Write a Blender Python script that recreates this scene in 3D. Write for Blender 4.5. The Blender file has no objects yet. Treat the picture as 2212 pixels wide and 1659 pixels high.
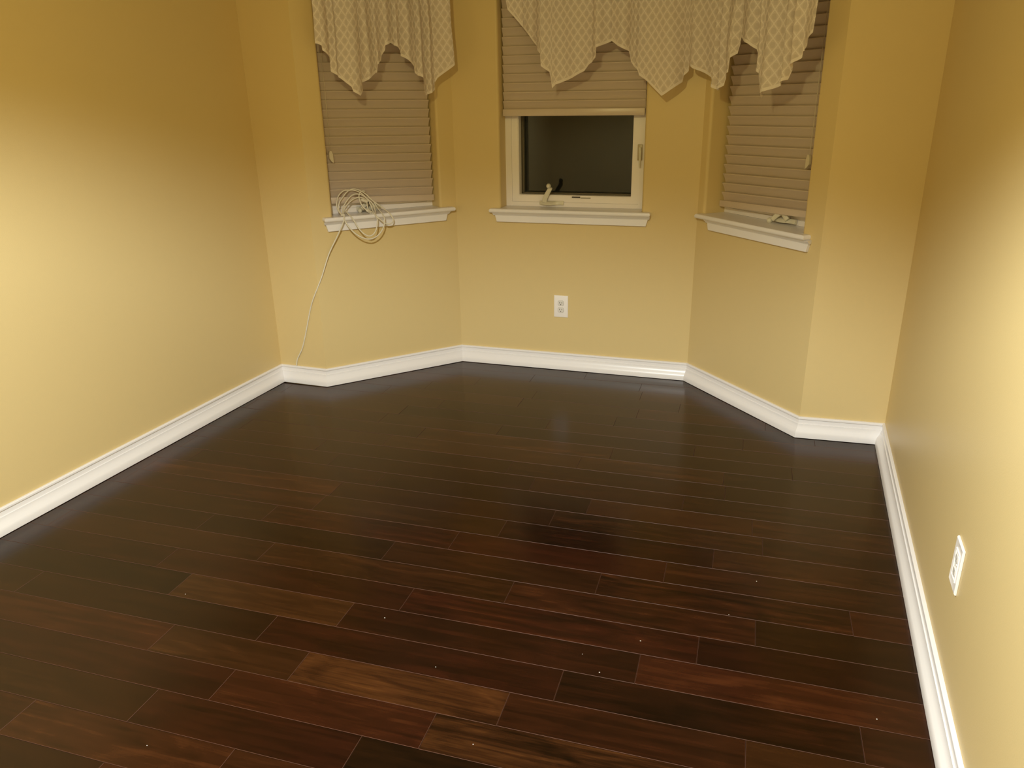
import bpy, bmesh, math, random
from mathutils import Vector, Matrix
random.seed(7)
C = bpy.context.scene.collection
S = bpy.context.scene

# ------------------------------------------------------------------ camera
CAMH = 1.4843
yaw, pitch, roll, FPX = -0.29459, -0.3576, -0.01664, 1676.0
cy, sy, cp, sp, cr, sr = math.cos(yaw), math.sin(yaw), math.cos(pitch), math.sin(pitch), math.cos(roll), math.sin(roll)
fw = Vector((sy*cp, cy*cp, sp)); rr = Vector((cy, -sy, 0)); uu = rr.cross(fw)
R_ = cr*rr + sr*uu; U_ = -sr*rr + cr*uu
cam = bpy.data.cameras.new('camera'); camo = bpy.data.objects.new('camera', cam); C.objects.link(camo)
m = Matrix((R_, U_, -fw)).transposed().to_4x4(); m.translation = Vector((0, 0, CAMH)); camo.matrix_world = m
cam.sensor_fit = 'HORIZONTAL'; cam.sensor_width = 36; cam.lens = 36*FPX/2212; cam.clip_start = .02
S.camera = camo

# ------------------------------------------------------------------ world, lamps, exposure
w = bpy.data.worlds.new('night'); S.world = w; w.use_nodes = True
w.node_tree.nodes['Background'].inputs[0].default_value = (.02, .03, .022, 1)
w.node_tree.nodes['Background'].inputs[1].default_value = .25
LAMP = (-.58, .56, 2.13)
def lamp(name, kind, energy, col, loc, rad):
    l = bpy.data.lights.new(name, kind); l.energy = energy; l.color = col; l.shadow_soft_size = rad
    o = bpy.data.objects.new(name, l); C.objects.link(o); o.location = loc; return o
lamp('bulb_glow', 'POINT', 64, (1, .87, .38), LAMP, .045)
sp_ = lamp('bulb_downlight', 'SPOT', 330, (.775, .89, 1), LAMP, .045)
sp_.data.spot_size = math.radians(2*74.5); sp_.data.spot_blend = .34
sp_.rotation_euler = (0, math.radians(5.2), 0)
vs = S.view_settings
vs.view_transform = 'Standard'; vs.look = 'None'; vs.exposure = 0.0; vs.gamma = 1.0; vs.use_curve_mapping = False
S.render.film_transparent = False

# ------------------------------------------------------------------ materials
def mat(name, col, rough=.5, spec=.5, bump=0, bscale=400, metal=0):
    m = bpy.data.materials.new(name); m.use_nodes = True
    nt = m.node_tree; b = nt.nodes['Principled BSDF']
    b.inputs['Base Color'].default_value = (*col, 1); b.inputs['Roughness'].default_value = rough
    b.inputs['Specular IOR Level'].default_value = spec; b.inputs['Metallic'].default_value = metal
    if bump:
        tc = nt.nodes.new('ShaderNodeTexCoord'); n = nt.nodes.new('ShaderNodeTexNoise'); n.inputs['Scale'].default_value = bscale
        n.inputs['Detail'].default_value = 4
        bp = nt.nodes.new('ShaderNodeBump'); bp.inputs['Strength'].default_value = bump; bp.inputs['Distance'].default_value = .001
        nt.links.new(tc.outputs['Object'], n.inputs['Vector']); nt.links.new(n.outputs[0], bp.inputs['Height'])
        nt.links.new(bp.outputs[0], b.inputs['Normal'])
    return m
def mottle(m, amt=.05, scale=3):
    nt = m.node_tree; b = nt.nodes['Principled BSDF']; col = tuple(b.inputs['Base Color'].default_value)
    tc = nt.nodes.new('ShaderNodeTexCoord'); n = nt.nodes.new('ShaderNodeTexNoise'); n.inputs['Scale'].default_value = scale
    n.inputs['Detail'].default_value = 5
    mx = nt.nodes.new('ShaderNodeMix'); mx.data_type = 'RGBA'
    mx.inputs[6].default_value = tuple(c*(1-amt) for c in col[:3])+(1,); mx.inputs[7].default_value = tuple(min(1, c*(1+amt)) for c in col[:3])+(1,)
    nt.links.new(tc.outputs['Object'], n.inputs['Vector']); nt.links.new(n.outputs[0], mx.inputs[0]); nt.links.new(mx.outputs[2], b.inputs['Base Color'])
M = {}
M['wall'] = mat('yellow_wall_paint', (.70, .535, .25), .42, .35, .25, 260); mottle(M['wall'], .025, 1.5)
M['ceiling'] = mat('ceiling_paint', (.42, .36, .25), .8)
M['trim'] = mat('white_semigloss_trim', (.86, .82, .80), .3, .5, .04, 60)
M['frame'] = mat('white_window_vinyl', (.88, .82, .80), .35, .5)
M['bronze'] = mat('dark_bronze', (.16, .13, .085), .5)
M['slat'] = mat('taupe_blind_slat', (.60, .49, .40), .33, .55, .05, 300); mottle(M['slat'], .03, 8)
M['cord'] = mat('beige_blind_cord', (.62, .54, .42), .7)
M['tassel'] = mat('beige_tassel', (.68, .60, .46), .5)
M['hardware'] = mat('ivory_hardware', (.70, .66, .54), .35, .5)
M['lock'] = mat('tan_lock', (.50, .42, .28), .35, .5)
M['plate'] = mat('white_plate', (.92, .86, .80), .3, .5)
M['recept'] = mat('white_receptacle', (.78, .73, .66), .35, .5)
M['dark'] = mat('dark_slot', (.05, .035, .02), .6)
M['cable'] = mat('cream_cable', (.78, .72, .58), .4, .5)
M['plug'] = mat('cream_plug', (.74, .68, .55), .4, .5)
M['grey'] = mat('grey_label', (.36, .33, .27), .5)
M['sub'] = mat('pale_joint_filler', (.12, .07, .045), .8)
M['dust'] = mat('white_dust', (.8, .76, .7), .8)
M['edge'] = mat('worn_glint_plank_edge', (.11, .05, .032), .5, .25)  # paler than the wood: edge wear plus lamp glint put into the colour
M['chrome'] = mat('brushed_metal', (.6, .55, .45), .35, .5, metal=1)

def wood():
    m = bpy.data.materials.new('dark_hardwood'); m.use_nodes = True; nt = m.node_tree; N = nt.nodes; L = nt.links
    b = N['Principled BSDF']
    tc = N.new('ShaderNodeTexCoord'); oi = N.new('ShaderNodeObjectInfo')
    sep = N.new('ShaderNodeSeparateColor'); L.new(oi.outputs['Color'], sep.inputs[0])
    off = N.new('ShaderNodeVectorMath'); off.operation = 'ADD'
    mul = N.new('ShaderNodeMath'); mul.operation = 'MULTIPLY'; mul.inputs[1].default_value = 37.
    L.new(oi.outputs['Random'], mul.inputs[0]); L.new(tc.outputs['Object'], off.inputs[0]); L.new(mul.outputs[0], off.inputs[1])
    # long grain
    mp = N.new('ShaderNodeMapping'); mp.inputs['Scale'].default_value = (1.3, 20, 4); L.new(off.outputs[0], mp.inputs[0])
    n1 = N.new('ShaderNodeTexNoise'); n1.inputs['Scale'].default_value = 1.6; n1.inputs['Detail'].default_value = 6; n1.inputs['Distortion'].default_value = 1.2
    L.new(mp.outputs[0], n1.inputs['Vector'])
    mp2 = N.new('ShaderNodeMapping'); mp2.inputs['Scale'].default_value = (8, 260, 6); L.new(off.outputs[0], mp2.inputs[0])
    n2 = N.new('ShaderNodeTexNoise'); n2.inputs['Scale'].default_value = 1.; n2.inputs['Detail'].default_value = 3; L.new(mp2.outputs[0], n2.inputs['Vector'])
    # broad figure patches
    mp3 = N.new('ShaderNodeMapping'); mp3.inputs['Scale'].default_value = (3, 10, 4); L.new(off.outputs[0], mp3.inputs[0])
    n3 = N.new('ShaderNodeTexNoise'); n3.inputs['Scale'].default_value = 1.; n3.inputs['Detail'].default_value = 3; n3.inputs['Distortion'].default_value = 2.5; L.new(mp3.outputs[0], n3.inputs['Vector'])
    def mixf(a, b_, k):
        x = N.new('ShaderNodeMix'); x.data_type = 'FLOAT'; x.inputs[0].default_value = k; L.new(a, x.inputs[2]); L.new(b_, x.inputs[3]); return x.outputs[0]
    g = mixf(n1.outputs[0], n2.outputs[0], .25); g = mixf(g, n3.outputs[0], .35)
    # object colour: R tone, G figure strength, B redness
    add = N.new('ShaderNodeMath'); add.operation = 'MULTIPLY_ADD'   # (g-.5)*G + R
    sub = N.new('ShaderNodeMath'); sub.operation = 'SUBTRACT'; sub.inputs[1].default_value = .5; L.new(g, sub.inputs[0])
    gm = N.new('ShaderNodeMath'); gm.operation = 'MULTIPLY'; gm.inputs[1].default_value = 2.4; L.new(sep.outputs[1], gm.inputs[0])
    L.new(sub.outputs[0], add.inputs[0]); L.new(gm.outputs[0], add.inputs[1]); L.new(sep.outputs[0], add.inputs[2])
    def ramp(cols):
        r = N.new('ShaderNodeValToRGB'); r.color_ramp.elements[0].color = (*cols[0], 1); r.color_ramp.elements[0].position = 0
        r.color_ramp.elements[1].color = (*cols[-1], 1); r.color_ramp.elements[1].position = 1
        for i, c in enumerate(cols[1:-1]):
            e = r.color_ramp.elements.new((i+1)/(len(cols)-1)); e.color = (*c, 1)
        L.new(add.outputs[0], r.inputs[0]); return r.outputs[0]
    ra = ramp([(.0045, .002, .001), (.0115, .0035, .0016), (.026, .0062, .0026), (.055, .015, .005), (.11, .034, .008)])
    rb = ramp([(.005, .0028, .0012), (.0125, .0052, .0017), (.024, .0095, .003), (.048, .019, .0055), (.09, .036, .010)])
    mx = N.new('ShaderNodeMix'); mx.data_type = 'RGBA'; L.new(sep.outputs[2], mx.inputs[0]); L.new(rb, mx.inputs[6]); L.new(ra, mx.inputs[7])
    L.new(mx.outputs[2], b.inputs['Base Color'])
    b.inputs['Roughness'].default_value = .2; b.inputs['Specular IOR Level'].default_value = .40; b.inputs['Specular Tint'].default_value = (1, .64, .40, 1)
    rr_ = N.new('ShaderNodeMapRange'); rr_.inputs[3].default_value = .15; rr_.inputs[4].default_value = .24; L.new(n2.outputs[0], rr_.inputs[0]); L.new(rr_.outputs[0], b.inputs['Roughness'])
    bp = N.new('ShaderNodeBump'); bp.inputs['Strength'].default_value = .12; bp.inputs['Distance'].default_value = .0006
    L.new(n1.outputs[0], bp.inputs['Height']); L.new(bp.outputs[0], b.inputs['Normal'])
    return m
M['wood'] = wood()

def glassm():
    m = bpy.data.materials.new('double_pane_glass'); m.use_nodes = True; nt = m.node_tree; N = nt.nodes; L = nt.links
    N.remove(N['Principled BSDF']); out = N['Material Output']
    t = N.new('ShaderNodeBsdfTransparent'); t.inputs[0].default_value = (.72, .74, .70, 1)
    g = N.new('ShaderNodeBsdfGlossy'); g.inputs['Roughness'].default_value = .04
    f = N.new('ShaderNodeFresnel'); f.inputs[0].default_value = 1.5
    x = N.new('ShaderNodeMixShader'); L.new(f.outputs[0], x.inputs[0]); L.new(t.outputs[0], x.inputs[1]); L.new(g.outputs[0], x.inputs[2]); L.new(x.outputs[0], out.inputs[0])
    return m
M['glass'] = glassm()
def screenm():   # insect mesh outside the glass: partly see-through dark weave
    m = bpy.data.materials.new('insect_mesh'); m.use_nodes = True; nt = m.node_tree; N = nt.nodes; L = nt.links
    N.remove(N['Principled BSDF']); out = N['Material Output']
    t = N.new('ShaderNodeBsdfTransparent'); d = N.new('ShaderNodeBsdfDiffuse')
    tc = N.new('ShaderNodeTexCoord'); n = N.new('ShaderNodeTexNoise'); n.inputs['Scale'].default_value = 9; n.inputs['Detail'].default_value = 6
    L.new(tc.outputs['Object'], n.inputs['Vector'])
    r = N.new('ShaderNodeMix'); r.data_type = 'RGBA'; r.inputs[6].default_value = (.018, .011, .005, 1); r.inputs[7].default_value = (.032, .025, .014, 1)
    L.new(n.outputs[0], r.inputs[0]); L.new(r.outputs[2], d.inputs[0])
    x = N.new('ShaderNodeMixShader'); x.inputs[0].default_value = .6; L.new(t.outputs[0], x.inputs[1]); L.new(d.outputs[0], x.inputs[2]); L.new(x.outputs[0], out.inputs[0])
    return m
M['screen'] = screenm()
def lace(name, solid):
    m = bpy.data.materials.new(name); m.use_nodes = True; nt = m.node_tree; N = nt.nodes; L = nt.links
    N.remove(N['Principled BSDF']); out = N['Material Output']
    d = N.new('ShaderNodeBsdfDiffuse'); tr = N.new('ShaderNodeBsdfTranslucent'); t = N.new('ShaderNodeBsdfTransparent')
    dt = N.new('ShaderNodeMixShader'); dt.inputs[0].default_value = .22; L.new(d.outputs[0], dt.inputs[1]); L.new(tr.outputs[0], dt.inputs[2])
    fx = N.new('ShaderNodeMixShader'); L.new(t.outputs[0], fx.inputs[1]); L.new(dt.outputs[0], fx.inputs[2]); L.new(fx.outputs[0], out.inputs[0])
    thread = (.92, .84, .79, 1); cloth = (.80, .71, .65, 1)
    if solid:
        d.inputs[0].default_value = (.95, .87, .82, 1); tr.inputs[0].default_value = (.88, .80, .75, 1); fx.inputs[0].default_value = .97; return m
    uv = N.new('ShaderNodeUVMap'); uv.uv_map = 'UVMap'; s = N.new('ShaderNodeSeparateXYZ'); L.new(uv.outputs[0], s.inputs[0])
    def mth(op, a, b=None):
        x = N.new('ShaderNodeMath'); x.operation = op
        for i, v in enumerate((a, b)):
            if v is None: continue
            if isinstance(v, (int, float)): x.inputs[i].default_value = v
            else: L.new(v, x.inputs[i])
        return x.outputs[0]
    X = mth('DIVIDE', s.outputs[0], .040); Z = mth('DIVIDE', s.outputs[1], .052)
    # ogee trellis: x offset swings with z
    wob = mth('MULTIPLY', mth('SINE', mth('MULTIPLY', Z, 2*math.pi)), 0.0)
    fa = mth('ABSOLUTE', mth('SUBTRACT', mth('FRACT', mth('ADD', X, Z)), .5)); fb = mth('ABSOLUTE', mth('SUBTRACT', mth('FRACT', mth('SUBTRACT', X, Z)), .5))
    line = mth('LESS_THAN', mth('MINIMUM', fa, fb), .065)
    cell = mth('GREATER_THAN', mth('MULTIPLY', fa, fb), .075)   # sheer disc in the middle of each diamond
    mixc = N.new('ShaderNodeMix'); mixc.data_type = 'RGBA'; mixc.inputs[6].default_value = cloth; mixc.inputs[7].default_value = thread; L.new(line, mixc.inputs[0])
    L.new(mixc.outputs[2], d.inputs[0]); L.new(mixc.outputs[2], tr.inputs[0])
    al = mth('ADD', mth('SUBTRACT', .95, mth('MULTIPLY', cell, .12)), mth('MULTIPLY', line, .04))
    L.new(al, fx.inputs[0]); return m
M['lace'] = lace('cream_trellis_lace', False); M['hem'] = lace('cream_hem_band', True)

# ------------------------------------------------------------------ helpers
def link(name, me, parent=None):
    o = bpy.data.objects.new(name, me); C.objects.link(o)
    if parent: o.parent = parent
    return o
def finish(name, bm, mats, parent=None, smooth=None):
    bmesh.ops.recalc_face_normals(bm, faces=bm.faces)
    me = bpy.data.meshes.new(name); bm.to_mesh(me); bm.free()
    for x in (mats if isinstance(mats, (list, tuple)) else [mats]): me.materials.append(M[x])
    if smooth is not None:
        for p in me.polygons: p.use_smooth = True
        me.set_sharp_from_angle(angle=math.radians(smooth))
    return link(name, me, parent)
def struct(o): o['kind'] = 'structure'; return o
def empty(name, loc=(0, 0, 0)):
    o = bpy.data.objects.new(name, None); C.objects.link(o); o.location = loc; o.empty_display_size = .1; return o
def tag(o, label, cat, group=None):
    o['label'] = label; o['category'] = cat
    if group: o['group'] = group
    return o
def grid_faces(bm, rows, closed_u=False, closed_v=False):
    vs_ = [[bm.verts.new(p) for p in r] for r in rows]
    nr, nc = len(vs_), len(vs_[0])
    for i in range(nr if closed_v else nr-1):
        for j in range(nc if closed_u else nc-1):
            bm.faces.new((vs_[i][j], vs_[i][(j+1) % nc], vs_[(i+1) % nr][(j+1) % nc], vs_[(i+1) % nr][j]))
    return vs_
def loft(bm, loops, cap=True):       # closed loops
    vs_ = grid_faces(bm, loops, closed_u=True)
    if cap: bm.faces.new(vs_[0]); bm.faces.new(vs_[-1])
def prism(bm, poly3, vec):            # polygon of 3d points swept by vec
    v = Vector(vec); loft(bm, [[Vector(p) for p in poly3], [Vector(p)+v for p in poly3]])
def catmull(pts, n=8):
    pts = [Vector(p) for p in pts]; out = []
    P = [pts[0]*2-pts[1]]+pts+[pts[-1]*2-pts[-2]]
    for i in range(1, len(P)-2):
        for k in range(n):
            t = k/n; a, b, c, d = P[i-1], P[i], P[i+1], P[i+2]
            out.append(.5*((2*b)+(-a+c)*t+(2*a-5*b+4*c-d)*t*t+(-a+3*b-3*c+d)*t**3))
    out.append(pts[-1]); return out
def tube(bm, pts, r, n=8, rfun=None):
    loops = []; up = None
    for i, p in enumerate(pts):
        d = (pts[min(i+1, len(pts)-1)]-pts[max(i-1, 0)]).normalized()
        if up is None: up = d.orthogonal().normalized()
        up = (up-d*up.dot(d)).normalized(); sd = d.cross(up)
        q = rfun(i/(len(pts)-1)) if rfun else r
        loops.append([p+(up*math.cos(a)+sd*math.sin(a))*q for a in (2*math.pi*k/n for k in range(n))])
    loft(bm, loops)

# ------------------------------------------------------------------ plan of the room
V = [(-2.767, -1.8), (-2.4202, 3.5530), (-2.1311, 3.5376), (-1.5601, 4.1278), (-.2439, 4.1075), (.3066, 3.4766), (.6628, 3.4872), (.378, -1.8)]
V = [Vector(v) for v in V]
NV = len(V); H = 2.44; TH = .21
def miter(i, t):     # positive t goes into the room
    a, b, c = V[i-1], V[i], V[(i+1) % NV]
    d1 = (b-a).normalized(); d2 = (c-b).normalized(); n1 = Vector((d1.y, -d1.x)); n2 = Vector((d2.y, -d2.x))
    return b+(n1+n2)*(t/(1+n1.dot(n2)))
class Wall:
    def __init__(s, i):
        s.a, s.b = V[i], V[(i+1) % NV]; s.i = i; s.L = (s.b-s.a).length; s.u = (s.b-s.a)/s.L; s.n = Vector((s.u.y, -s.u.x))
    def P(s, x, z, off=0): q = s.a+s.u*x+s.n*off; return Vector((q.x, q.y, z))
    def mat(s, x, z, off=0):      # local frame: X along wall, Y out of the wall into the room, Z up
        m = Matrix(((s.u.x, s.n.x, 0), (s.u.y, s.n.y, 0), (0, 0, 1))).to_4x4(); m.translation = s.P(x, z, off); return m
WL = [Wall(i) for i in range(NV)]
names = ['wall_left', 'wall_left_return', 'wall_bay_left', 'wall_bay_center', 'wall_bay_right', 'wall_right_return', 'wall_right', 'wall_rear']
TOPZ = 2.06
openings = {2: (.1165, .722, .905), 3: (.262, 1.031, .900), 4: (.053, .724, .905)}
RB = .015
for i in range(NV):
    W = WL[i]; bm = bmesh.new(); ma, mb = miter(i, -TH), miter((i+1) % NV, -TH)
    if i not in openings:
        loft(bm, [[(W.a.x, W.a.y, z), (W.b.x, W.b.y, z), (mb.x, mb.y, z), (ma.x, ma.y, z)] for z in (-.05, H+.05)])
    else:
        s0, s1, z0 = openings[i]; z1 = TOPZ
        def ring(e, off, zb): return [W.P(s0-e, z0-zb, off), W.P(s1+e, z0-zb, off), W.P(s1+e, z1+e, off), W.P(s0-e, z1+e, off)]
        rings = [[W.P(0, -.05), W.P(W.L, -.05), W.P(W.L, H+.05), W.P(0, H+.05)]]
        for k in range(7):
            a = math.pi/2*k/6; rings.append(ring(RB*(1-math.sin(a)), -RB*(1-math.cos(a)), .022))
        rings.append(ring(0, -TH, .022))
        rings.append([Vector((ma.x, ma.y, -.05)), Vector((mb.x, mb.y, -.05)), Vector((mb.x, mb.y, H+.05)), Vector((ma.x, ma.y, H+.05))])
        vs_ = grid_faces(bm, rings, closed_u=True)
        for k in range(4): bm.faces.new((vs_[0][k], vs_[0][(k+1) % 4], vs_[-1][(k+1) % 4], vs_[-1][k]))
    o = struct(finish(names[i], bm, 'wall', smooth=40 if i in openings else None))
bm = bmesh.new(); prism(bm, [(*miter(i, -.05), H) for i in range(NV)], (0, 0, .08)); struct(finish('ceiling', bm, 'ceiling'))

# ------------------------------------------------------------------ baseboards, one per wall, mitred
prof = [(0, .0), (.031, .0), (.031, .004), (.0302, .020), (.0265, .030), (.020, .0385), (.0155, .047), (.0125, .056), (.0122, .0605), (.0085, .0618),
        (.0070, .072), (.0066, .0812), (.0112, .0826), (.0118, .0860), (.0108, .0905), (.0080, .0925), (.0, .093)]
bn = ['baseboard_left', 'baseboard_left_return', 'baseboard_bay_left', 'baseboard_bay_center', 'baseboard_bay_right', 'baseboard_right_return', 'baseboard_right', 'baseboard_rear']
for i in range(NV):
    bm = bmesh.new(); loops = []
    for k in (i, (i+1) % NV): loops.append([Vector((*miter(k, t+.0003), z+.0025)) for t, z in prof])
    loft(bm, loops); struct(finish(bn[i], bm, 'trim', smooth=30))

# ------------------------------------------------------------------ floor slab and planks
YR0, PW = 1.32178, .1207
flo = bmesh.new(); prism(flo, [(*miter(i, -.02), -.06) for i in range(NV)], (0, 0, .045)); floor = struct(finish('floor', flo, 'sub'))
def clip(poly, a, n):     # keep side (p-a).n >= 0
    out = []
    for k in range(len(poly)):
        p, q = poly[k], poly[(k+1) % len(poly)]; dp, dq = (p-a).dot(n), (q-a).dot(n)
        if dp >= 0: out.append(p)
        if dp*dq < 0: out.append(p+(q-p)*(dp/(dp-dq)))
    return out
G = -.008    # planks run 8 mm past the wall face side, hidden below the baseboards
def inner(i): return (WL[i].a+WL[i].n*.012, WL[i].n)
def cells(poly):
    ysp = 3.50
    lo = clip(poly, Vector((0, ysp)), Vector((0, -1)));
    for i in (0, 6, 7): lo = clip(lo, *inner(i)) if lo else lo
    if lo: lo = clip(lo, *inner(5)) if max(p.x for p in lo) > .29 and min(p.x for p in lo) > .30 and max(p.y for p in lo) > 3.46 else lo
    hi = clip(poly, Vector((0, ysp)), Vector((0, 1)))
    for i in (2, 3, 4): hi = clip(hi, *inner(i)) if hi else hi
    return [c for c in (lo, hi) if len(c) >= 3]
known = {-2: [-1.696, -1.085], -1: [-1.407, -.804], 0: [-1.252, -.654], 1: [-1.549, -1.091, -.494, .106], 2: [-1.271, -.376, .376], 3: [-1.074, -.182],
         4: [-.923, -.029], 5: [-1.511, -.623, .127], 6: [-1.099, -.359, .399], 7: [-.901, -.159], 8: [-.758, -.011], 9: [-.600, .149], 10: [-1.364, -.486], 11: [-.142],
         12: [-1.774, -.876, .010], 18: [-1.784], 19: [-1.592], 21: [-.470], 22: [-.790]}
tones = {(1, -1.091): (.62, .95, .35), (0, -.654): (.50, 1.3, .25), (-1, -.804): (.10, .4, .2), (3, -.182): (.52, .6, .9), (0, -1.252): (.46, .6, .8), (2, -1.271): (.30, .5, 1.),
         (2, -.376): (.16, .7, .8), (6, -.359): (.36, 1.0, .7), (4, -.923): (.38, .7, 1.), (5, -.623): (.38, .8, .7), (3, -1.074): (.30, .5, .9), (4, -1.5): (.12, .4, .3), (3, -1.8): (.10, .4, .3),
         (1, -1.549): (.44, .6, .3), (1, -.494): (.36, .6, .6), (-1, -1.407): (.28, .5, .9), (-2, -1.085): (.42, .5, .5), (-1, -2.2): (.12, .3, .1), (2, .376): (.34, .5, .8), (7, -.901): (.40, .4, 1.),
         (7, -.159): (.40, .7, .6), (8, -.758): (.24, .7, 1.), (8, -.011): (.42, .8, .5), (9, -.6): (.36, .8, .5)}
kmin, kmax = -20, 23
nplank = 0
for k in range(kmin, kmax+1):
    y0 = YR0+k*PW; y1 = y0+PW; js = list(known.get(k, []))
    if not js: js = [random.uniform(-1.6, -1.0)]
    while js[0]-.3 > -2.75: js.insert(0, js[0]-random.choice((.60, .75, .90, .90)))
    while js[-1]+.3 < .66: js.append(js[-1]+random.choice((.60, .75, .90, .90)))
    full = []
    for a, b in zip(js, js[1:]):
        full.append(a)
        if b-a > 1.25: full.append(a+(b-a)*random.choice((.42, .5, .58)))
    js = full+[js[-1]]
    js = [-3.2]+[j for j in js if -2.9 < j < .75]+[1.2]
    if k >= 19: js = [-2.4]+[j for j in js if -2.05 < j < .2]+[.5]
    for a, b in zip(js, js[1:]):
        g = .00045; rect = [Vector((a+g, y0+g)), Vector((b-g, y0+g)), Vector((b-g, y1-g)), Vector((a+g, y1-g))]
        cs = cells(rect)
        cs = [c for c in cs if (max(p.x for p in c)-min(p.x for p in c)) > .02 and (max(p.y for p in c)-min(p.y for p in c)) > .004]
        if not cs: continue
        cen = Vector((sum(p.x for c in cs for p in c)/sum(len(c) for c in cs), (y0+y1)/2)); bm = bmesh.new()
        dz = random.uniform(-.0003, .0003)
        for c in cs:
            cc = sum(c, Vector((0, 0)))/len(c)
            def shrink(p, e):
                q = Vector(p)
                if abs(q.x-(a+g)) < 1e-5: q.x += e
                if abs(q.x-(b-g)) < 1e-5: q.x -= e
                if abs(q.y-(y0+g)) < 1e-5: q.y += e
                if abs(q.y-(y1-g)) < 1e-5: q.y -= e
                return q
            loops = [[(p.x-cen.x, p.y-cen.y, -.014) for p in c], [(p.x-cen.x, p.y-cen.y, -.0007+dz) for p in c], [(shrink(p, .0006).x-cen.x, shrink(p, .0006).y-cen.y, dz) for p in c]]
            vs_ = grid_faces(bm, loops, closed_u=True); bm.faces.new(vs_[-1]); bm.faces.new(vs_[0])
        me = bpy.data.meshes.new('plank'); bmesh.ops.recalc_face_normals(bm, faces=bm.faces); bm.to_mesh(me); bm.free()
        me.materials.append(M['wood']); me.materials.append(M['edge'])
        for p in me.polygons:
            if .2 < p.normal.z < .95: p.material_index = 1
        o = link('plank', me, floor); o.location = (cen.x, cen.y, 0); nplank += 1
        t = None
        for (kk, jj), v in tones.items():
            if kk == k and abs(jj-a) < .01: t = v
        if t is None: t = (min(.55, max(.08, random.gauss(.30, .10))), random.uniform(.35, .8), random.uniform(.2, 1))
        o.color = (*t, 1)

# ------------------------------------------------------------------ windows
def lbox(bm, M4, x0, x1, y0, y1, z0, z1, bev=0):
    r = bmesh.ops.create_cube(bm, size=1)['verts']
    for v in r: v.co = Vector(((x0+x1)/2+v.co.x*(x1-x0), (y0+y1)/2+v.co.y*(y1-y0), (z0+z1)/2+v.co.z*(z1-z0)))
    if bev:
        es = list({e for v in r for e in v.link_edges}); res = bmesh.ops.bevel(bm, geom=es, offset=bev, segments=2, affect='EDGES', profile=.5)
        r = [v for v in {v for f in res['faces'] for v in f.verts} | {v for v in r if v.is_valid}]
    for v in r: v.co = M4 @ v.co
def ringbox(bm, M4, o_, i_, y0, y1):   # rectangular frame between outer (x0,x1,z0,z1) and inner rect, depth y0..y1
    def q(r, y): return [M4 @ Vector((r[0], y, r[2])), M4 @ Vector((r[1], y, r[2])), M4 @ Vector((r[1], y, r[3])), M4 @ Vector((r[0], y, r[3]))]
    grid_faces(bm, [q(o_, y0), q(o_, y1), q(i_, y1), q(i_, y0)], closed_u=True, closed_v=True)
I4 = Matrix.Identity(4)
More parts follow.
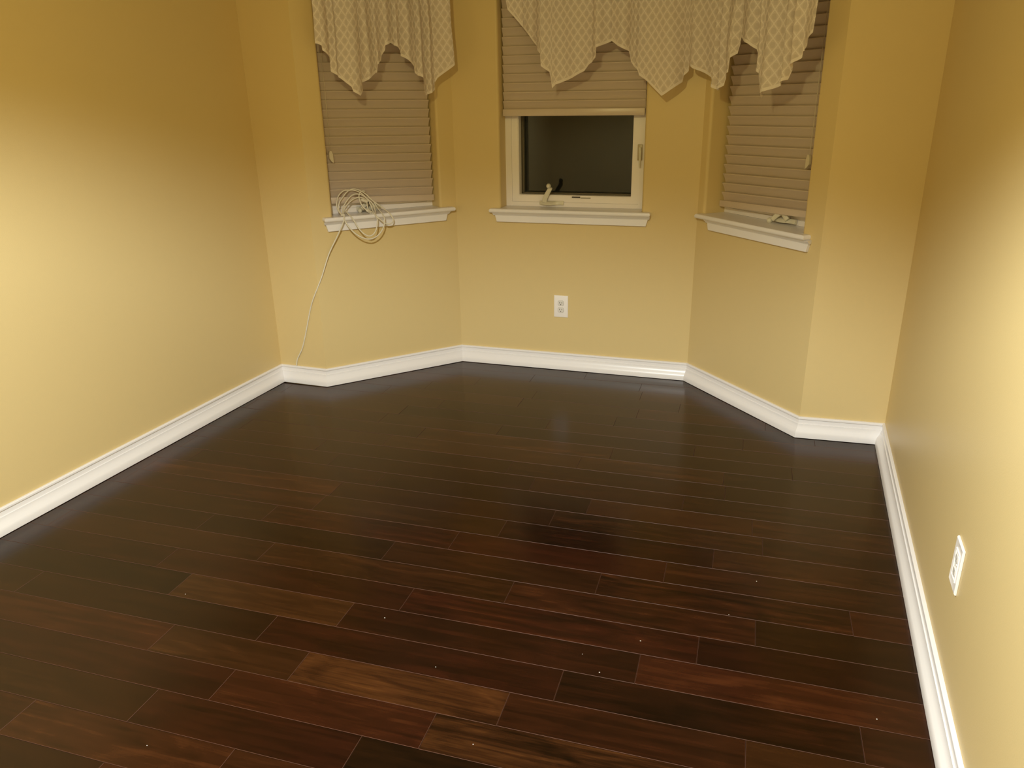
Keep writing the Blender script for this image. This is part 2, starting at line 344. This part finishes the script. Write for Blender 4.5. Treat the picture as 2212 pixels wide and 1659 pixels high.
def window(num, wi, fd, lab):
    W = WL[wi]; s0, s1, z0 = openings[wi]; z1 = TOPZ; e = empty('window_%d' % num, W.P((s0+s1)/2, z0, 0)); struct(e)
    e.matrix_world = W.mat((s0+s1)/2, z0, 0); w2 = (s1-s0)/2; h = z1-z0
    x0, x1 = -w2+.0005, w2-.0005
    # outer jamb frame
    bm = bmesh.new(); ringbox(bm, I4, (x0, x1, .0005, h-.0005), (x0+.034, x1-.034, .024, h-.03), -fd-.08, -fd); finish('window_frame', bm, 'frame', e)
    a, b, c, d = x0+.034, x1-.034, .024, h-.03
    bm = bmesh.new(); ringbox(bm, I4, (a+.0005, b-.0005, c+.0005, d-.0005), (a+.036, b-.036, c+.034, d-.036), -fd-.05, -fd-.004)
    ringbox(bm, I4, (a+.036, b-.036, c+.034, d-.036), (a+.040, b-.040, c+.038, d-.040), -fd-.05, -fd-.008)
    finish('sash', bm, 'frame', e)
    a, b, c, d = a+.0405, b-.0405, c+.0385, d-.0405
    bm = bmesh.new(); ringbox(bm, I4, (a-.004, b+.004, c-.004, d+.004), (a, b, c, d), -fd-.112, -fd-.052)
    ringbox(bm, I4, (a, b, c, d), (a+.004, b-.004, c+.004, d-.004), -fd-.112, -fd-.080); finish('glazing_channel', bm, 'bronze', e)
    bm = bmesh.new(); lbox(bm, I4, a+.0045, b-.0045, -fd-.104, -fd-.100, c+.0045, d-.0045); finish('glass', bm, 'glass', e)
    bm = bmesh.new(); lbox(bm, I4, a+.0045, b-.0045, -fd-.1095, -fd-.1085, c+.0045, d-.0045); finish('insect_screen', bm, 'screen', e)
    # stool board (sill) with horns, nosing rounded
    sl, sr_ = {2: (.060, .797), 3: (.206, 1.081), 4: (.030, .777)}[wi]; ox = (s0+s1)/2; hl, hr = sl-ox, sr_-ox; f = .042; t = .021
    bm = bmesh.new(); plan = [(-w2+.001, -fd+.0005), (-w2+.001, .0005), (hl, .0005), (hl, f), (hr, f), (hr, .0005), (w2-.001, .0005), (w2-.001, -fd+.0005)]
    def pl(e_, z): return [Vector((x+(e_ if k in (2, 3) else (-e_ if k in (4, 5) else 0)), y-(e_ if k in (3, 4) else 0), z)) for k, (x, y) in enumerate(plan)]
    loft(bm, [pl(.006, -t), pl(.002, -t+.003), pl(0, -t+.0075), pl(0, -.0075), pl(.002, -.003), pl(.006, 0)])
    finish('sill', bm, 'trim', e, smooth=35)
    # cove under the nosing and flat apron with slanted ends
    al, ar = {2: (.072, .760), 3: (.2315, 1.068), 4: (.100, .780)}[wi]; al -= ox; ar -= ox
    bm = bmesh.new(); pf = [(0.0005, -t-.0005), (.030, -t-.0005), (.028, -t-.005), (.021, -t-.010), (.018, -t-.016), (.0005, -t-.016)]
    loft(bm, [[Vector((x+sg*y*.3, y, z)) for y, z in pf] for x, sg in ((al-.003, -1), (ar+.003, 1))])
    zt, zb = -t-.0165, -.0725
    pts = lambda y: [Vector((al, y, zt)), Vector((ar, y, zt)), Vector((ar-.010, y, zb)), Vector((al+.010, y, zb))]
    loft(bm, [pts(.0005), pts(.0150), [p*1 for p in [Vector((al+.002, .0165, zt)), Vector((ar-.002, .0165, zt)), Vector((ar-.012, .0165, zb+.002)), Vector((al+.012, .0165, zb+.002))]]])
    finish('apron', bm, 'trim', e, smooth=30)
    return e
w1 = window(1, 2, .100, 'left'); w2_ = window(2, 3, .100, 'center'); w3 = window(3, 4, .125, 'right')

def crank(e, x, z, y, up):
    # operator cover, curved lip
    bm = bmesh.new(); n = 14; loops = []
    for k in range(n+1):
        t = k/n; xx = x+(t-.5)*.135; bul = math.sin(math.pi*min(1, max(0, (t+.02)/.78)))**1.2 if t < .76 else 0
        hgt = .018; dep = .012+.018*max(0, bul)
        loops.append([Vector((xx, y, z)), Vector((xx, y+dep, z+.001)), Vector((xx, y+dep+.001, z+.004)), Vector((xx, y+dep*.75, z+hgt*.8)), Vector((xx, y+.008, z+hgt+.002)), Vector((xx, y, z+hgt+.002))])
    loft(bm, loops); o = finish('crank_housing', bm, 'hardware', e, smooth=40)
    bm = bmesh.new()
    if up:
        pts = [Vector((x-.038, y+.016, z+.016)), Vector((x-.034, y+.020, z+.035)), Vector((x-.020, y+.021, z+.062)), Vector((x-.006, y+.022, z+.086)), Vector((x-.003, y+.024, z+.094))]
        hd = Vector((x-.010, y+.034, z+.103))
    else:
        pts = [Vector((x+.030, y+.022, z+.016)), Vector((x+.014, y+.024, z+.034)), Vector((x-.004, y+.026, z+.046)), Vector((x-.03, y+.030, z+.030)), Vector((x-.050, y+.034, z+.010))]
        hd = Vector((x-.062, y+.040, z+.004))
    c = catmull(pts, 5)
    loops = []
    for i, p in enumerate(c):
        t = i/(len(c)-1); d = (c[min(i+1, len(c)-1)]-c[max(i-1, 0)]).normalized(); sd = Vector((0, 1, 0)).cross(d).normalized(); ww = .0135-.003*t; th = .006
        nn = d.cross(sd)
        loops.append([p+sd*ww*a_+nn*th*b_ for a_, b_ in ((-1, -.5), (-.7, -1), (.7, -1), (1, -.5), (1, .5), (.7, 1), (-.7, 1), (-1, .5))])
    loft(bm, loops); h = finish('crank_handle', bm, 'hardware', e, smooth=40)
    bm = bmesh.new(); bmesh.ops.create_uvsphere(bm, u_segments=14, v_segments=10, radius=.0125)
    for v in bm.verts: v.co = hd+Vector((v.co.x, v.co.y*1.2, v.co.z*1.05))
    k_ = finish('knob', bm, 'hardware', h, smooth=80)
off3 = (openings[3][0]+openings[3][1])/2
crank(w2_, .525-off3, .012, -.099, True)
off4 = (openings[4][0]+openings[4][1])/2
crank(w3, .500-off4, .0075, -.1165, False)
off2 = (openings[2][0]+openings[2][1])/2
crank(w1, .345-off2, .0075, -.099, False)
# label on bottom rail of the centre sash
bm = bmesh.new(); lbox(bm, I4, .636-off3, .682-off3, -.1035, -.1005, .0505, .0575); finish('sash_slot', bm, 'dark', w2_)
bm = bmesh.new(); lbox(bm, I4, .684-off3, .739-off3, -.1035, -.1015, .0470, .0530); finish('sash_label', bm, 'grey', w2_)
# sash lock lever on right jamb
def lock(e, x, z, y):
    bm = bmesh.new(); lbox(bm, I4, x-.013, x+.013, y, y+.006, z-.005, z+.075, .003)
    o = finish('sash_lock', bm, 'lock', e, smooth=40)
    bm = bmesh.new(); c = catmull([Vector((x, y+.010, z+.060)), Vector((x+.003, y+.016, z+.030)), Vector((x+.004, y+.020, z-.01)), Vector((x+.004, y+.018, z-.040))], 5)
    tube(bm, c, .006, 8, lambda t: .0075-.0035*t); finish('lever', bm, 'hardware', o, smooth=50)
lock(w2_, .997-off3, 1.155-.900, -.0995)

# ------------------------------------------------------------------ blinds
def blind(wi, s0, s1, zbot, zfirst, dep, cord_s, cord_z, tas, label, tilt=0.):
    W = WL[wi]; root = empty('window_blind'); root.matrix_world = W.mat((s0+s1)/2, zbot, -dep); hw = (s1-s0)/2
    tag(root, label, 'blind', 'slatted blinds in the bay windows')
    # slat section: crowned, bottom edge toward the room; local origin at bottom edge
    prof_ = []; n = 30; wd = .054; ang = math.radians(26)
    f_ = []; b_ = []
    for k in range(n+1):
        t = (k/n)**.5; lean = math.sin(ang)*wd*t; up = math.cos(ang)*wd*t; crown = -.0030*math.sin(math.pi*t)
        q_ = max(0, 1-(math.cos(ang)*wd-up)/.0060); lip = -.0085*(1-math.sqrt(max(0, 1-q_*q_)))
        f_.append((lean+crown+lip, up)); b_.append((lean+crown+lip-.0022, up))
    sec = f_+b_[::-1]
    bm = bmesh.new(); loft(bm, [[Vector((x, y, z)) for y, z in sec] for x in (-hw, hw)]); sl = finish('slat', bm, 'slat', root, smooth=40)
    z = zfirst-zbot-.0042+.0443; sl.location = (0, -.006, z-.0443)
    z -= .0443; top = 2.0-zbot; k = 1; sk = lambda zz_: tilt*max(0, min(1, (1.62-(zz_+zbot))/.6)); sl.rotation_euler.y = sk(z)
    while z+.0443*k < top-.03:
        c = sl.copy(); C.objects.link(c); c.parent = root; c.location = (0, -.006, z+.0443*k); c.rotation_euler.y = sk(z+.0443*k); k += 1
    bm = bmesh.new(); lbox(bm, I4, -hw, hw, .0150, .0245, .0, zfirst-zbot+.004, .003); r = finish('bottom_rail', bm, 'slat', root, smooth=40); r.rotation_euler.y = tilt*1.1
    bm = bmesh.new(); lbox(bm, I4, -hw, hw, -.02, .016, top-.005, top+.05, .003); finish('head_rail', bm, 'slat', root, smooth=40)
    if cord_s is not None:
        cx = cord_s-(s0+s1)/2
        bm = bmesh.new(); pts = catmull([Vector((cx, .027, top)), Vector((cx+.002, .029, (top+cord_z-zbot)/2)), Vector((cx, .031, cord_z-zbot))], 6); tube(bm, pts, .0015, 6); finish('cord', bm, 'cord', root, smooth=60)
        bm = bmesh.new(); zz = cord_z-zbot; tw = tas
        base = [(-.006, 0), (.004, 0), (.011, -.016), (.013, -.060), (-.001, -.052), (-.010, -.040), (-.011, -.012)]
        pts = [(x*tw, z_) for x, z_ in base]
        loft(bm, [[Vector((cx+x*.8, .0265, zz+z_*1.0)) for x, z_ in pts], [Vector((cx+x, .0295, zz+z_)) for x, z_ in pts], [Vector((cx+x, .0385, zz+z_)) for x, z_ in pts], [Vector((cx+x*.8, .0415, zz+z_)) for x, z_ in pts]])
        finish('cord_tassel', bm, 'tassel', root, smooth=30)
    return root
blind(2, .1285, .712, .9510, .9800, .075, .1480, 1.228, 1, 'lowered taupe slatted blind behind the coiled cable in the left bay window', .040)
blind(3, .270, 1.0225, 1.3740, 1.4060, .062, None, None, 1, 'half raised taupe slatted blind above the bare glass of the middle window')
blind(4, .074, .705, .9480, .9750, .098, .650, 1.222, -1, 'lowered taupe slatted blind in the right bay window, its cord at the right', -.025)

# ------------------------------------------------------------------ valances
def interp(P, s):
    if s <= P[0][0]: return P[0][1]
    for (a, za), (b, zb) in zip(P, P[1:]):
        if s <= b: return za+(zb-za)*((s-a)/(b-a) if b > a else 1)
    return P[-1][1]
def valance(path, s0, s1, hem, creases, label, name='valance', amp=.030, top=2.12, ledge=None, redge=None):
    """path(s) -> (xy point, normal); hem: polyline (s, z) sorted by s; creases: s of the deep folds"""
    root = empty(name); p, n = path((s0+s1)/2); root.location = (p.x, p.y, top)
    tag(root, label, 'valance', 'lace valances over the bay windows'); org = root.location.copy()
    cre = [s0-.03]+creases+[s1+.03]
    def depth(s, z):
        for a, b in zip(cre, cre[1:]):
            if a <= s <= b:
                t = (s-a)/(b-a); wdt = b-a; A = min(amp, wdt*.55)
                return A*(math.sin(math.pi*t)**.7)+.35*A*math.sin(2*math.pi*t)*(1 if int(a*1000) % 2 else -1)
        return 0
    NS = 230; NZ = 40; HB = .013
    ss = sorted(set([s0+(s1-s0)*i/NS for i in range(NS+1)]+[h[0] for h in hem if s0 < h[0] < s1]+[c for c in creases if s0 < c < s1]))
    cols = []; arc = 0; prev = None; wob = random.uniform(0, 6)
    for s in ss:
        zb = interp(hem, s); col = []
        for j in range(NZ+3):
            if j <= NZ: z = top-(top-zb-HB)*(j/NZ)
            elif j == NZ+1: z = zb+HB-.0002
            else: z = zb
            e = 0
            k = min(1, (top-z)/.35)            # folds deepen below the rod
            # side edges flare/pull slightly
            sw = s
            if ledge: sw += ledge(z)*max(0, 1-(s-s0)/.15)
            if redge: sw += redge(z)*max(0, 1-(s1-s)/.15)
            q, nn = path(sw); d = depth(s, z)*(.35+.65*k)+.004*math.sin(9*s*6+z*7+wob)+.003*math.sin(z*21+s*13)
            d += .0012*(j > NZ)
            col.append((Vector((q.x+nn.x*d, q.y+nn.y*d, z))-org))
        if prev is not None: arc += (col[NZ//2]-prev).length
        prev = col[NZ//2]; cols.append((arc, col))
    def build(j0, j1, nm, mt):
        bm = bmesh.new(); uvl = bm.loops.layers.uv.new('UVMap'); vv = [[bm.verts.new(c[j]) for j in range(j0, j1+1)] for _, c in cols]
        for i in range(len(vv)-1):
            for j in range(j1-j0):
                f = bm.faces.new((vv[i][j], vv[i+1][j], vv[i+1][j+1], vv[i][j+1]))
                for l, (a, b) in zip(f.loops, ((i, j), (i+1, j), (i+1, j+1), (i, j+1))):
                    l[uvl].uv = (cols[a][0], cols[a][1][j0+b].z)
        me = bpy.data.meshes.new(nm); bm.to_mesh(me); bm.free(); me.materials.append(M[mt])
        for p_ in me.polygons: p_.use_smooth = True
        return link(nm, me, root)
    build(0, NZ, 'lace_panel', 'lace'); build(NZ+1, NZ+2, 'hem_band', 'hem')
    # join strip between panel and hem so no gap shows
    bm = bmesh.new(); pts = []
    n_ = 24
    for i in range(n_+1):
        q, nn = path(s0+.012+(s1-s0-.024)*i/n_); pts.append(Vector((q.x+nn.x*.004, q.y+nn.y*.004, top+.004))-org)
    tube(bm, pts, .009, 10); finish('curtain_rod', bm, 'trim', root, smooth=60)
    return root
def straight(wi, off):
    W = WL[wi]
    def f(s): q = W.a+W.u*s+W.n*off; return q, W.n
    return f
OFF = .130
hemL = [(0.0664, 1.7176), (0.0758, 1.716), (0.0911, 1.7073), (0.0926, 1.6876), (0.1354, 1.6573), (0.1356, 1.5978), (0.1832, 1.5637), (0.2212, 1.5278), (0.2256, 1.5071), (0.2595, 1.4877), (0.284, 1.5101), (0.2865, 1.548), (0.3577, 1.593), (0.3613, 1.6287), (0.3886, 1.6476), (0.391, 1.6701), (0.4023, 1.6925), (0.4043, 1.713), (0.4366, 1.7246), (0.4555, 1.7175), (0.4906, 1.6935), (0.4939, 1.6671), (0.5521, 1.6216), (0.5545, 1.5907), (0.5904, 1.5673), (0.5932, 1.5006), (0.6067, 1.4826), (0.6636, 1.5096), (0.6666, 1.5453), (0.6807, 1.5669), (0.7676, 1.6259)]
valance(straight(2, OFF), 0.0664, 0.7676, hemL, [0.1361, 0.1707, 0.2871, 0.3536, 0.389, 0.4597, 0.4939, 0.573, 0.6218, 0.6666], 'cream lace valance with two pointed tails over the left bay window',
        ledge=lambda z: .004*math.sin((z-1.7)*6), redge=lambda z: -.010*min(1, max(0, (z-1.63)/.15)))
hemC = [(0.3478, 1.985), (0.3599, 1.911), (0.3676, 1.8667), (0.4389, 1.7863), (0.481, 1.7438), (0.5041, 1.7057), (0.5095, 1.683), (0.5307, 1.6673), (0.5349, 1.6103), (0.5748, 1.5827), (0.5825, 1.552), (0.5877, 1.5077), (0.6039, 1.5247), (0.6293, 1.5319), (0.6922, 1.5536), (0.75, 1.5826), (0.77, 1.6121), (0.807, 1.6409), (0.8101, 1.6852), (0.8771, 1.7123), (0.9098, 1.6894), (0.9604, 1.6661), (0.9722, 1.6182), (1.0064, 1.5769), (1.0125, 1.5582), (1.0492, 1.5352), (1.1258, 1.4651), (1.136, 1.4705), (1.2169, 1.5246), (1.2203, 1.552), (1.2438, 1.5713), (1.2468, 1.6218)]
valance(straight(3, OFF), 0.3478, 1.2616, hemC, [0.4389, 0.5059, 0.6005, 0.7838, 0.868, 0.9664, 0.9989, 1.2203], 'cream lace valance rising steeply at its left, over the middle window',
        redge=lambda z: -.012*min(1, max(0, (z-1.64)/.2)), amp=.028)
# right valance: starts along the middle wall, turns the inner corner and runs on along the right bay wall
W3, W4 = WL[3], WL[4]; OFFR = .130; cpt = miter(4, OFFR); sA = (cpt-W3.a).dot(W3.u); sB = (cpt-W4.a).dot(W4.u)
def pathR(s):      # s measured on wall 4; left of the corner it continues on wall 3
    t = s-sB
    rad = .05
    if t < -rad: q = W3.a+W3.u*(sA+t)+W3.n*OFFR; return q, W3.n
    if t > rad: q = W4.a+W4.u*s+W4.n*OFFR; return q, W4.n
    p0 = cpt-W3.u*rad; p2 = cpt+W4.u*rad; k = (t+rad)/(2*rad)
    q = p0*(1-k)**2+cpt*2*k*(1-k)+p2*k*k; n = (W3.n*(1-k)+W4.n*k).normalized(); return q, n
sh = lambda s3: s3-sA+sB           # wall-3 coordinate -> path coordinate
def w4(s): return s
hemR = [(sh(1.2656), 1.640), (sh(1.2733), 1.5962)] + [q for q in [(0.1451, 1.5686), (0.2083, 1.5421), (0.2179, 1.5208), (0.268, 1.485), (0.2956, 1.5054), (0.3007, 1.5365), (0.3585, 1.5587), (0.3624, 1.6156), (0.3792, 1.6311), (0.3841, 1.6968), (0.4681, 1.6658), (0.4968, 1.6419), (0.5114, 1.5738), (0.5424, 1.5503), (0.5464, 1.4723), (0.5513, 1.4511), (0.5662, 1.4706), (0.6411, 1.4939), (0.7028, 1.521), (0.7067, 1.5672), (0.7549, 1.5985), (0.7581, 1.6224), (0.8001, 1.6393), (0.803, 1.6642), (0.8287, 1.6826)] if q[0] > sh(1.2733)+.01]
valance(pathR, sh(1.2656), 0.8287, hemR, [0.216, 0.2636, 0.3007, 0.3821, 0.5026, 0.5493, 0.6521, 0.7057, 0.7608], 'cream lace valance with a folded left tail over the right bay window', amp=.028)

# ------------------------------------------------------------------ outlets
def outlet(wi, s, z, duplex, label):
    W = WL[wi]; e = empty('electrical_outlet'); e.matrix_world = W.mat(s, z, 0.0006); tag(e, label, 'outlet', 'wall outlets')
    bm = bmesh.new(); hw, hh = .0402, .0623
    if duplex:
        loft(bm, [[Vector((x*(hw-i_), y, z_*(hh-i_))) for x, z_ in ((-1, -1), (1, -1), (1, 1), (-1, 1))] for y, i_ in ((0, 0), (.002, .0), (.0045, .002), (.006, .006))]); finish('cover_plate', bm, 'plate', e, smooth=30)
        zs = (.0195, -.0195)
    else:
        q = lambda i_, y: [Vector((x*(hw-i_), y, z_*(hh-i_))) for x, z_ in ((-1, -1), (1, -1), (1, 1), (-1, 1))]
        q2 = lambda i_, y: [Vector((x*(.0185+i_), y, z_*(.0355+i_))) for x, z_ in ((-1, -1), (1, -1), (1, 1), (-1, 1))]
        grid_faces(bm, [q(0, 0), q(0, .0035), q(.0025, .0058), q(.006, .0046), q2(.004, .0046), q2(.0025, .0072), q2(.0002, .0072), q2(.0002, 0)], closed_u=True, closed_v=True); finish('cover_plate', bm, 'plate', e, smooth=30)
        bm = bmesh.new(); lbox(bm, I4, -.0183, .0183, .0003, .0040, -.0353, .0353); finish('insert', bm, 'recept', e)
        zs = (.0185, -.0185)
    yb = .0062 if duplex else .0042
    for zc in zs:
        bm = bmesh.new(); r = .0175 if duplex else .0135; n = 28
        ring = [Vector((max(-r*.92, min(r*.92, r*math.cos(2*math.pi*k/n))), 0, max(-r*.82, min(r*.82, r*math.sin(2*math.pi*k/n)))+zc)) for k in range(n)]
        cc = Vector((0, 0, zc))
        loft(bm, [[p+Vector((0, yb-.0012, 0)) for p in ring], [p+Vector((0, yb+.0016, 0)) for p in ring], [cc+(p-cc)*.93+Vector((0, yb+.0028, 0)) for p in ring]])
        rc = finish('receptacle', bm, 'recept', e, smooth=30)
        for sx, hh_ in ((-.0062, .0042), (.0062, .0034)):
            bm = bmesh.new(); lbox(bm, I4, sx-.0013, sx+.0013, yb+.0026, yb+.0033, zc+.0035-hh_, zc+.0035+hh_); finish('slot', bm, 'dark' if duplex else 'grey', rc)
        bm = bmesh.new(); bmesh.ops.create_cone(bm, segments=12, radius1=.0028, radius2=.0028, depth=.0008, cap_ends=True, matrix=Matrix.Translation((0, yb+.0030, zc-.0075)) @ Matrix.Rotation(math.pi/2, 4, 'X')); finish('ground_hole', bm, 'dark' if duplex else 'grey', rc)
        if duplex:   # grey ring, shade of the thin gap round each receptacle put into colour
            bm = bmesh.new(); ring2 = [cc+(p-cc)*1.07 for p in ring]
            loft(bm, [[p+Vector((0, yb-.0010, 0)) for p in ring2], [p+Vector((0, yb+.0001, 0)) for p in ring2]]); finish('receptacle_gap_shade', bm, 'grey', rc)
    bm = bmesh.new(); bmesh.ops.create_cone(bm, segments=12, radius1=.003, radius2=.0024, depth=.0012, cap_ends=True, matrix=Matrix.Translation((0, yb+.0004, 0)) @ Matrix.Rotation(-math.pi/2, 4, 'X')); finish('screw', bm, 'plate', e)
    return e
s3 = (-.9549+1.5601)/WL[3].u.x
outlet(3, s3, .3672, True, 'white duplex outlet below the middle window')
W6 = WL[6]; s6 = (1.888-W6.a.y)/W6.u.y
outlet(6, s6, .3716, False, 'white outlet with a raised square insert on the right wall')

# ------------------------------------------------------------------ cable coil on the left sill
W2 = WL[2]; W1 = WL[1]
def zz(x, y):      # outline of the coil in a flat frame, metres along the wall and height
    s = .1581+(x-250)*(.3711-.1581)/950.; z = .9075-(y-770)*(.9043-.7848)/505.
    return s, z
def cp(x, y, lift=0):
    s, z = zz(x, y)
    if z > .925: off = -.012-(z-.925)*.35
    elif z > .895: off = .060-.072*(z-.895)/.03
    else: off = .060+(.895-z)*.30
    if z < .935 and off < .046: z = max(z, .9115)
    return W2.P(s+.0, z, off+lift)
root = empty('cable'); org = W2.P(.25, .905, .03); root.location = org
tag(root, 'white cable coiled on the left sill, its end hanging to the baseboard', 'cable')
loopsets = [
 [(250, 770), (212, 640), (225, 500), (300, 360), (440, 268), (560, 262), (680, 245), (800, 275), (900, 330), (1010, 430), (1110, 540), (1175, 680), (1200, 840), (1175, 1000), (1085, 1130), (960, 1225), (800, 1275), (640, 1250), (480, 1160), (360, 1040), (280, 910), (250, 800)],
 [(250, 780), (235, 640), (285, 500), (390, 395), (490, 310), (600, 262), (740, 290), (860, 360), (950, 460), (1010, 580), (1030, 720), (1022, 860), (1000, 980), (940, 1110), (850, 1190), (740, 1205), (620, 1130), (520, 990), (450, 840), (400, 700), (370, 610)],
 [(262, 760), (330, 630), (430, 510), (570, 395), (700, 350), (850, 385), (960, 470), (1050, 560), (1090, 650), (1060, 750), (1000, 810)],
 [(290, 745), (390, 630), (510, 525), (640, 455), (780, 430), (900, 470), (990, 540), (1040, 640), (1020, 730), (960, 790)],
 [(1000, 440), (1100, 530), (1210, 615), (1310, 690), (1375, 800), (1412, 905), (1375, 975), (1300, 1000), (1210, 980), (1120, 910), (1040, 840), (990, 780)],
 [(940, 310), (870, 300), (795, 350), (768, 440), (785, 550), (830, 640), (890, 700), (930, 740)],
 [(960, 500), (935, 600), (950, 700), (1000, 760)],
]
for k, pts in enumerate(loopsets):
    bm = bmesh.new(); c = catmull([cp(x, y, .0025*(k % 3)) for x, y in pts], 8); tube(bm, [p-org for p in c], .0033, 8)
    finish('coil', bm, 'cable', root, smooth=80)
# hanging tail
tail = [W2.P(*zz(262, 755), .050), W2.P(.150, .880, .058), W2.P(.120, .815, .042), W2.P(.068, .717, .024), W2.P(.022, .599, .010),
        W1.P(.262, .492, .008), W1.P(.2307, .4217, .006), W1.P(.2011, .3335, .006), W1.P(.1796, .2692, .006), W1.P(.1522, .1982, .007), W1.P(.117, .138, .009), W1.P(.105, .097, .009)]
bm = bmesh.new(); tube(bm, [p-org for p in catmull(tail, 8)], .0033, 8); finish('tail', bm, 'cable', root, smooth=80)
# plugs with dark pins and a tie
def plug(x, y, ang, lift, L=.034, r=.0075):
    p = cp(x, y, lift)-org; d = Vector((W2.u.x*math.cos(ang), W2.u.y*math.cos(ang), math.sin(ang)))
    bm = bmesh.new(); tube(bm, [p+d*(t*L) for t in (0, .15, .3, .8, 1)], r, 10, lambda t: r*(.55+.45*min(1, t*3))); o = finish('plug', bm, 'plug', root, smooth=50)
    for sgn in (-1, 1):
        q = p+d*L+Vector((0, 0, sgn*.003)); bm = bmesh.new(); tube(bm, [q, q+d*.011], .0019, 6); finish('pin', bm, 'dark', o)
plug(870, 690, math.radians(-35), .012); plug(800, 470, math.radians(-25), .010, .036, .0085)
bm = bmesh.new(); q = cp(252, 775)-org; tube(bm, [q+Vector((W2.u.x*a, W2.u.y*a, b)) for a, b in ((-.009, .002), (0, .003), (.010, .002))], .0055, 8); finish('tie', bm, 'plug', root, smooth=60)

# ------------------------------------------------------------------ crumbs of dust on the floor
bm = bmesh.new()
for x, y in ((-1.62, 1.70), (-.72, 1.60), (-.34, 1.76), (-.28, 1.70), (.42, 1.72), (.05, 2.05), (-.95, 1.76), (-.19, 1.86), (-.53, 1.37), (-1.30, 1.15), (.13, 2.25)):
    r = bmesh.ops.create_icosphere(bm, subdivisions=1, radius=random.uniform(.0009, .0018))['verts']
    for v in r: v.co = Vector((v.co.x*1.3+x, v.co.y+y, v.co.z*.5+.0012))
d = finish('dust_crumbs', bm, 'dust'); d['kind'] = 'stuff'; tag(d, 'tiny white crumbs of dust scattered on the dark plank floor', 'dust')
